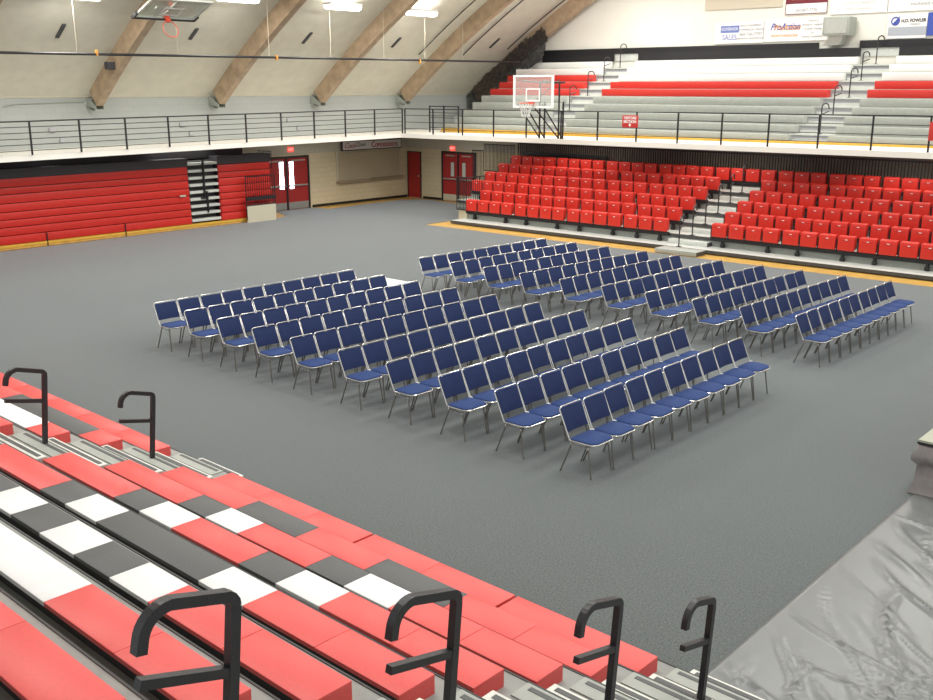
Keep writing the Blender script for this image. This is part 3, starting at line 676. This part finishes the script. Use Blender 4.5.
for s in (14.57, 17.27): MB().box(FXX+.015, FXX+.03, s-.015, s+.015, .0, .42).build('seam_strip', 'black', r)
MB().rbox(FXX, FXX+.02, 19.42, 19.66, 1.13, 1.19, .004).build('name_plate', 'cream', r, 'small cream plate')
MB().box(FXX-.6, FXX-.08, 3.0, 19.86, 2.14, 2.42).build('top_board', 'darkgrey', r, 'black top board'); MB().box(FXX-1.1, FXX-.62, 3.0, 22.6, 2.36, 2.68).build('slab_shade', 'black', r)  # upper black block stands in for the shade under the balcony slab
r = folded('folded_bleacher', 21.1, 23.4, None, []); tag(r, 'short red folded bleacher bank beside the double doors', 'folded bleacher')
MB().box(FXX-.1, FXX+.02, 19.86, 23.4, .07, .15).build('kick_board', 'yellow_board', r, 'yellow kick board'); MB().box(FXX-.1, FXX, 19.86, 23.4, .0, .07).build('toe_board', 'wood_floor', r)
MB().box(FXX-.6, FXX-.08, 21.1, 23.45, 2.16, 2.44).build('top_board', 'darkgrey', r, 'black top board')
e = MB()
for i in range(6): e.tube([(FXX-.1-.15*i, 23.5, 1.9), (FXX-.1-.15*i, 23.5, 2.5)], .012, 4)
e.tube([(FXX-.1, 23.5, 2.5), (FXX-.9, 23.5, 2.5)], .015, 4).tube([(FXX-.1, 23.5, 1.9), (FXX-.9, 23.5, 1.9)], .015, 4).build('end_rail', 'black', r)
r = empty('folded_stair')
MB().box(FXX-1.6, FXX-.35, 19.87, 21.09, 0, 2.3).build('stair_core', 'deck_dark', r)
for i in range(9):
    z = .30+i*.245
    t = MB().rbox(FXX-.34, FXX-.01-.008*i, 19.88, 21.08, z-.09, z, .01).build('tread', 'deck_light', r, 'pale folded tread')
MB().box(FXX-.05, FXX+.03, 20.42, 20.47, 1.0, 2.35).box(FXX-.05, FXX+.03, 20.52, 20.57, .5, 1.25).box(FXX-.05, FXX+.02, 20.3, 20.5, 1.0, 1.06).build('folded_rail', 'black', r)
tag(r, 'narrow folded stair of pale treads between the red bleacher banks', 'stair')
r = empty('picket_barrier', (FXX+.22, 22.05, 0))
MB().box(-.03, .03, 0, 1.3, .0, .60).build('lower_panel', 'cream', r); MB().box(-.05, .05, 0, 1.3, .80, .92).build('middle_board', 'black', r)
g = MB()
for i in range(14): g.tube([(0, i*.1, .60), (0, i*.1, 1.66)], .011, 4)
g.build('pickets', 'black', r); MB().tube([(0, 0, .62), (0, 1.3, .62)], .02, 6).tube([(0, 0, 1.66), (0, 1.3, 1.66)], .02, 6).tube([(0, 1.3, .1), (0, 1.3, 1.66)], .02, 6).tube([(0, 0, .1), (0, 0, 1.66)], .02, 6).build('frame', 'black', r)
tag(r, 'cream panel with black pickets standing before the short red bank', 'guard panel')

# ------------------------------------------------------------------ blue chairs
def make_chair():
    r = empty('stacking_chair')
    W0, W1 = .013, .487
    # back frame
    pts = [(.175, W0, .455), (.125, W0, .56), (.015, W0, .80)]
    for i in range(5):
        t = math.pi/2*i/4; pts.append((.004-.004*i/4, W0+.045*(1-math.cos(t)), .815+.045*math.sin(t)))
    pts2 = [(p[0], .5-p[1], p[2]) for p in pts[::-1]]
    MB().tube(pts+pts2, .0098, 8).build('back_frame', 'chrome', r)
    # back pad, curved across and leaning
    b = MB(); nx = 8; nz = 5; vs = []; th = .036
    for side in (0, 1):
        for j in range(nz+1):
            for i in range(nx+1):
                u = i/nx; v = j/nz; y = .026+.448*u; z = .545+.292*v; x = .128-.118*v*1.0
                ed = min(u, 1-u, 1)*8; bow = -.018*math.sin(math.pi*u); puff = min(1, min(u, 1-u)*7+.35)*min(1, min(v, 1-v)*5+.35)
                off = (th/2*puff)*(1 if side else -1)
                vs.append((x+bow+off*.93, y, z+off*.37))
    N = (nx+1)*(nz+1); fs = []
    for j in range(nz):
        for i in range(nx):
            a = j*(nx+1)+i; fs.append((a, a+1, a+nx+2, a+nx+1)); fs.append((N+a, N+a+nx+1, N+a+nx+2, N+a+1))
    for i in range(nx):
        fs.append((i, N+i, N+i+1, i+1)); a = nz*(nx+1)+i; fs.append((a, a+1, N+a+1, N+a))
    for j in range(nz):
        a = j*(nx+1); fs.append((a, a+nx+1, N+a+nx+1, N+a)); a = j*(nx+1)+nx; fs.append((a, N+a, N+a+nx+1, a+nx+1))
    b.add(vs, fs, None, True).build('backrest', 'blue', r, 'navy woven back pad')
    # seat outline: rounded D
    def outline(inset, n=6):
        x0, x1, y0, y1 = .165+inset, .565-inset, .013+inset, .487-inset; P = []
        for (cx, cy, rad, a0) in [(x1, y1, .11, 0), (x0, y1, .03, math.pi/2), (x0, y0, .03, math.pi), (x1, y0, .11, 1.5*math.pi)]:
            ccx = cx-rad*(1 if cx == x1 else -1); ccy = cy-rad*(1 if cy == y1 else -1)
            for i in range(n+1):
                t = a0+math.pi/2*i/n; P.append((ccx+rad*math.cos(t), ccy+rad*math.sin(t)))
        return P
    MB().tube([(x, y, .452) for x, y in outline(.0)], .0105, 6, True).build('seat_frame', 'chrome', r)
    P = outline(.006); Q = outline(.026); n = len(P)
    vs = [(x, y, .435) for x, y in Q]+[(x, y, .455) for x, y in P]+[(x, y, .475) for x, y in P]+[(x, y, .492) for x, y in Q]+[(.36, .25, .494)]
    fs = [tuple(range(n))[::-1]]
    for l in range(3):
        for i in range(n): fs.append((l*n+i, l*n+(i+1) % n, (l+1)*n+(i+1) % n, (l+1)*n+i))
    for i in range(n): fs.append((3*n+i, 3*n+(i+1) % n, 4*n))
    MB().add(vs, fs, None, True).build('seat', 'blue_seat', r, 'blue woven seat pad')
    for s in (0, 1):
        y = .035 if s == 0 else .465; yo = .018 if s == 0 else .482
        MB().tube([(.215, y, .445), (.19, y, .40), (.035, yo, 0)], .011, 6).build('leg', 'leg_metal', r)
        MB().tube([(.445, y, .445), (.455, y, .40), (.52, yo, 0)], .011, 6).build('leg', 'leg_metal', r)
        MB().tube([(.19, y, .40), (.455, y, .395)], .008, 6).rbox(.178, .202, y-.016, y+.016, .385, .42, .005).rbox(.443, .467, y-.016, y+.016, .38, .415, .005).build('side_stretcher', 'chrome', r)
    MB().rbox(.155, .205, .470, .525, .445, .482, .008).build('ganging_clip', 'alu_step', r)
    return r
ch0 = make_chair(); used = [False]
nearX = [(-16.69, -16.60), (-15.68, -15.59), (-14.68, -14.58), (-13.65, -13.48), (-12.63, -12.42), (-11.45, -11.34), (-10.37, -10.31), (-9.30, -9.26), (-8.26, -8.21), (-7.16, -7.14)]
farX = [(-16.59, -16.28), (-15.55, -15.26), (-14.55, -14.24), (-13.48, -13.10), (-12.40, -12.18), (-11.32, -11.04), (-10.29, -9.98), (-9.22, -9.03), (-8.23, -8.05), (-7.14, -7.07)]
rn = ['back', 'second', 'third', 'fourth', 'fifth', 'sixth', 'seventh', 'eighth', 'ninth', 'front']
rng = random.Random(3)
for (blk, XX, ya, yb) in (('nearer', nearX, 9.89, 14.92), ('farther', farX, 16.97, 21.63)):
    for j, (xa, xb) in enumerate(XX):
        ang = math.atan2(-(xb-xa), yb-ya); pitch = (yb-ya)/10
        for i in range(10):
            c = ch0 if not used[0] else copy_tree(ch0); used[0] = True
            t = i/10
            c.location = (xa-.035+(xb-xa)*t+rng.uniform(-.012, .012), ya+(yb-ya)*t, 0); c.rotation_euler = (0, 0, ang+rng.uniform(-.012, .012)); c.scale = (1, min(1, pitch/.5), 1)
            where = {0: 'left end', 9: 'far right end'}.get(i, ORD[i]+' from the left')
            rw = {0: 'back row', 9: 'front row'}.get(j, rn[j]+' row from the back')
            tag(c, 'blue padded chair, %s, %s, %s block' % (where, rw, blk), 'chair', 'blue stacking chairs on the carpet')
# white case in the centre aisle
r = empty('equipment_case', (-17.25, 15.25, 0)); MB().rbox(0, .95, 0, 1.15, .06, .40, .03, 3).build('case_body', 'case', r)
MB().box(.45, .47, -.004, .005, .1, .38).box(.6, .62, -.004, .005, .1, .38).build('case_latch', 'ink_grey', r); MB().box(.05, .9, .05, 1.1, 0, .07).build('case_foot', 'darkgrey', r)
tag(r, 'low white case standing in the gap between the two chair blocks', 'case')

# ------------------------------------------------------------------ tarp and stage
nxn, nyn = 150, 260
tx0, tx1, ty0, ty1 = -3.46, 3.0, 5.2, 12.6
rr_ = random.Random(11)
folds = []
for _ in range(240):
    folds.append((rr_.uniform(tx0+.3, tx1), rr_.uniform(ty0, ty1), rr_.gauss(2.3, .35), rr_.uniform(.4, 1.6), rr_.uniform(.012, .04), rr_.uniform(.015, .04)))
vs = []
for j in range(nyn+1):
    for i in range(nxn+1):
        x = tx0+(tx1-tx0)*i/nxn; y = ty0+(ty1-ty0)*j/nyn
        h = .006
        e = min(1, (x-tx0)/.25)
        for (fx, fy, fa, fl, fw, fh) in folds:
            ux, uy = math.cos(fa), math.sin(fa); a = (x-fx)*ux+(y-fy)*uy; b = -(x-fx)*uy+(y-fy)*ux+.06*math.sin(a*3+fx)
            if abs(a) < fl and abs(b) < fw*5: h += e*fh*math.exp(-(b/fw)**2)*(1-(a/fl)**2)
        # crumpled band near the lower right
        h += e*.012*max(0, 1-abs((x+1.9)-(y-7.6)*.35)/.5)*(1+math.sin(x*37+y*19)+math.sin(y*53-x*23))
        vs.append((x, y, h))
fs = [(j*(nxn+1)+i, j*(nxn+1)+i+1, (j+1)*(nxn+1)+i+1, (j+1)*(nxn+1)+i) for j in range(nyn) for i in range(nxn)]
n0 = len(vs)
o = MB().add(vs, fs, None, True).build('floor_tarp', 'tarp'); sm = o.modifiers.new('s', 'SOLIDIFY'); sm.thickness = .004
tag(o, 'wrinkled shiny grey sheet spread over the floor at lower right', 'tarp')
# stage
r = empty('stage', (-3.47, 12.2, 0))
MB().box(-.015, 6, -.015, 8, .66, .70).build('stage_deck', 'stage_top', r, 'pale stage top'); MB().box(-.02, 6, -.02, -.014, .648, .672).box(-.02, -.014, -.02, 8, .648, .672).build('deck_edge', 'frame_black', r, 'black edge')
sk = MB(); path = []
L = [(-.0+6*(1-t/60), 0) for t in range(0, 60)]+[(0, 8*t/80) for t in range(81)]
rr_ = random.Random(5); vs = []; lev = [.655, .56, .50, .44, .38, .2, .03, .012]
for l, z in enumerate(lev):
    for q, (x, y) in enumerate(L):
        w = math.sin(q*1.7)*.018+math.sin(q*.9+1)*.014
        out = {0: .0, 1: .035, 2: .06, 3: .055, 4: .0, 5: .01, 6: .05, 7: .06}[l]+w*(1 if l > 0 else 0)*(1.2 if 0 < l < 4 else .5)
        sx = -1 if q >= 60 else 0; sy = -1 if q <= 60 else 0
        zz = z+(.02*math.sin(q*1.3)+(.015*math.sin(q*2.9)) if l in (2, 3, 4) else 0)
        vs.append((x+sx*out, y+sy*out, zz))
n = len(L); fs = [(l*n+q, l*n+q+1, (l+1)*n+q+1, (l+1)*n+q) for l in range(len(lev)-1) for q in range(n-1)]
o = sk.add(vs, fs, None, True).build('stage_skirt', 'stage_cloth', r, 'gathered grey brown skirt'); sm = o.modifiers.new('s', 'SOLIDIFY'); sm.thickness = .006
MB().box(.1, 6, .1, 8, .3, .655).build('stage_frame', 'darkgrey', r)
for (x, y) in [(.2, .2), (3, .2), (5.8, .2), (.2, 4), (.2, 7.8), (5.8, 7.8)]: MB().box(x-.04, x+.04, y-.04, y+.04, .0, .3).build('stage_leg', 'darkgrey', r)
tag(r, 'low stage with a gathered grey brown skirt at the right edge', 'stage')

# ------------------------------------------------------------------ near bleachers
RB = -.0146
NB = Matrix.Rotation(RB, 4, 'Z')
XE, XL, XM = -3.698, -10.956, -9.605
Y1, Z1, RUN, RISE, DEP = 6.349, .371, .6451, .2659, .30
def nb_empty(name): r = empty(name); r.rotation_euler = (0, 0, RB); return r
rowname = ['lowest', 'second', 'third', 'fourth', 'fifth', 'sixth', 'seventh', 'eighth', 'ninth', 'tenth']
PADS = {('m', 1): [(XM, -7.11, 'r'), (-7.08, -5.20, 'r'), (-5.17, XE, 'r')],
 ('m', 2): [(XM, -8.16, 'r'), (-8.16, -7.18, 'd'), (-7.18, -6.19, 'r'), (-6.19, -5.20, 'd'), (-5.20, XE, 'r')],
 ('m', 3): [(XM, -8.17, 'r'), (-8.17, -7.70, 'd'), (-7.70, -7.18, 'w'), (-7.18, -6.20, 'r'), (-6.20, -5.71, 'd'), (-5.71, -5.18, 'w'), (-5.18, XE, 'r')],
 ('m', 4): [(XM, -8.18, 'r'), (-8.18, -7.73, 'd'), (-7.73, -7.20, 'w'), (-7.20, -6.22, 'r'), (-6.22, -5.74, 'd'), (-5.74, -5.22, 'w'), (-5.22, XE, 'r')],
 ('m', 5): [(XM, -8.22, 'r'), (-8.22, -7.76, 'd'), (-7.76, -7.23, 'w'), (-7.23, -5.76, 'd'), (-5.76, -5.23, 'w'), (-5.23, XE, 'r')],
 ('m', 6): [(XM, -8.24, 'r'), (-8.24, -7.76, 'd'), (-7.76, -7.26, 'w'), (-7.26, -6.79, 'd'), (-6.79, -6.27, 'w'), (-6.27, -5.78, 'd'), (-5.78, -5.30, 'w'), (-5.30, XE, 'r')],
 ('m', 7): [(XM, -5.29, 'w'), (-5.29, XE, 'r')], ('m', 8): [(XM, XE, 'r')],
 ('l', 1): [(-19, XL, 'r')], ('l', 2): [(-19, -13.73, 'r'), (-13.73, -11.50, 'd'), (-11.50, XL, 'r')],
 ('l', 3): [(-19, -11.47, 'w'), (-11.47, XL, 'r')], ('l', 4): [(-19, XL, 'r')], ('l', 5): [(-19, XL, 'r')]}
PM = {'r': 'red_pad', 'd': 'dark_pad', 'w': 'white_pad'}; PL = {'r': 'red seat pad', 'd': 'charcoal seat pad', 'w': 'white seat pad'}
for (sec, k), segs in sorted(PADS.items()):
    yf = Y1-(k-1)*RUN; zt = Z1+(k-1)*RISE
    r = nb_empty('bleacher_bench')
    for (a, b, c) in segs:
        nmod = max(1, round((b-a)/(.985 if c == 'r' else 5)))
        mb = MB()
        for q in range(nmod):
            x0 = a+(b-a)*q/nmod; x1 = a+(b-a)*(q+1)/nmod; g0 = .0008
            mb.rbox(x0+g0, x1-g0, yf-DEP, yf, zt-.034, zt, .006, 2)
            mb.box(x0+g0, x1-g0, yf-.03, yf-.004, zt-.15, zt-.03)
        if b > XE-.01 or b == XL:
            # moulded end cap with rounded lower corner
            x1 = b
            cap = [(yf-.004, zt-.01), (yf-.004, zt-.17), (yf-DEP+.11, zt-.165), (yf-DEP+.05, zt-.12), (yf-DEP+.035, zt-.06), (yf-DEP+.004, zt-.045), (yf-DEP+.004, zt-.01)]
            mb.prism(cap, 'x', x1-.02, x1-.001)
        mb.build('seat_pad', PM[c], r, PL[c])
    a0, b0 = segs[0][0], segs[-1][1]
    MB().box(a0+.05, b0-.06, yf-DEP+.04, yf-.05, zt-.13, zt-.036).build('bench_beam', 'deck_dark', r, 'black steel beam')
    nm = 'left of the near aisle' if sec == 'l' else 'between the near aisles'
    tag(r, 'bleacher bench with coloured seat pads, %s row, %s' % (rowname[k-1], nm), 'bleacher bench', 'near bleacher benches')
for k in range(1, 10):
    yn = 6.5-.005-(k-1)*RUN; z = .24+RISE*(k-1)
    r = nb_empty('bleacher_deck')
    MB().box(-19, 2.5, yn-RUN-.06, yn, z-.03, z).build('deck_plank', 'deck', r)
    MB().box(-19, 2.5, yn-.01, yn+.004, z-.06, z+.006).build('nosing', 'deck_dark', r, 'dark nosing strip')
    MB().box(-19, 2.5, yn-.10, yn-.08, z-RISE+.0, z-.03).build('riser', 'deck_dark', r)
    tag(r, 'grey walking deck of the near bleachers, %s row' % rowname[k-1], 'bleacher deck', 'near bleacher decks')
    for (a, b, nm) in ((XE+.1, -2.3, 'right'), (XL+.05, XM-.05, 'left')):
        if k > 8 or (nm == 'left' and k > 6): continue
        if nm == 'left' and k == 1: b = -9.98
        r = nb_empty('aisle_step'); zs = z-RISE/2; y0, y1 = yn+.03, yn+.27
        MB().rbox(a, b, y0, y1, max(zs-.035, .0), zs, .006).box(a, a+.03, y0, y1, zs-.12, zs-.02).box(b-.03, b, y0, y1, zs-.12, zs-.02).box(a, b, y0+.02, y0+.04, zs-.12, zs-.02).build('step_tread', 'alu_step', r, 'pale metal tread')
        MB().box(a+.05, b-.05, y1-.075, y1-.03, zs-.001, zs+.004).build('grip_strip', 'dark_pad', r, 'black non-slip strip')
        MB().box(a, b, yn-.20, yn-.02, z+.0, z+.012).build('upper_tread', 'bench_grey', r)
        MB().box(a+.05, b-.05, yn-.09, yn-.05, z+.011, z+.016).build('grip_strip', 'dark_pad', r, 'black non-slip strip')
        tag(r, 'pale metal step in the %s near aisle, %s from the bottom' % (nm, ORD[k-1]), 'step', 'steps in the near aisles')
def near_rail(x, y, zbase, ztop, label, rad=.026, hook=.44, csl=.36):
    r = empty('aisle_rail', (x, y, zbase)); h = ztop-zbase; sl = .24; LN = .1
    Ls = hook
    def sq(pts, name, rr=rad, lab=None): return MB().tube([(p[0], p[1]+LN*p[2], p[2]) for p in pts], rr*1.25, 4).build(name, 'rail', r, lab)
    sq([(0, 0, 0), (0, 0, h-.0705)], 'post')
    pts = []
    for i in range(5):
        t = math.pi/2*i/4; pts.append((0, -.06*(1-math.cos(t)), h-.07+.06*math.sin(t)))
    x1 = Ls-.14; pts.append((0, -x1, h+sl*(x1-.06)))
    zc = h+sl*(x1-.06)
    for i in range(1, 9):
        t = math.radians(88)*i/8; pts.append((0, -(x1+.12*math.sin(t)), zc+.012*math.sin(t)-.12*(1-math.cos(t))))
    pts.append((0, -(Ls-.015), zc-.15))
    sq(pts, 'grip', lab='curved hook grip')
    sq([(0, .0, h-.35), (0, -Ls+.01, h-.35+csl*Ls)], 'cross_arm', rad*.9)
    MB().rbox(-.06, .06, -.06, .06, .0, .014, .004).build('base_plate', 'rail', r)
    tag(r, label, 'handrail', 'black aisle rails of the near bleachers')
near_rail(-3.05, 1.96, 1.969, 2.92, 'large black hooked aisle rail at the bottom of the photo, leftmost of four', hook=.43, csl=.32)
near_rail(-3.05, 3.27, 1.437, 2.40, 'black hooked aisle rail at the bottom, second of four from the left', hook=.47, csl=.24)
near_rail(-3.05, 4.81, .905, 1.73, 'black hooked aisle rail at the bottom, third of four from the left', hook=.445, csl=.24)
near_rail(-3.05, 6.09, .373, 1.21, 'black hooked aisle rail at the bottom, rightmost of four by the tarp', hook=.405, csl=.26)
near_rail(-10.3, 4.63, .905, 1.88, 'black hooked aisle rail in the left aisle, left one of two', csl=.22)
near_rail(-10.3, 5.90, .373, 1.33, 'black hooked aisle rail in the left aisle, right one of two', csl=.22)
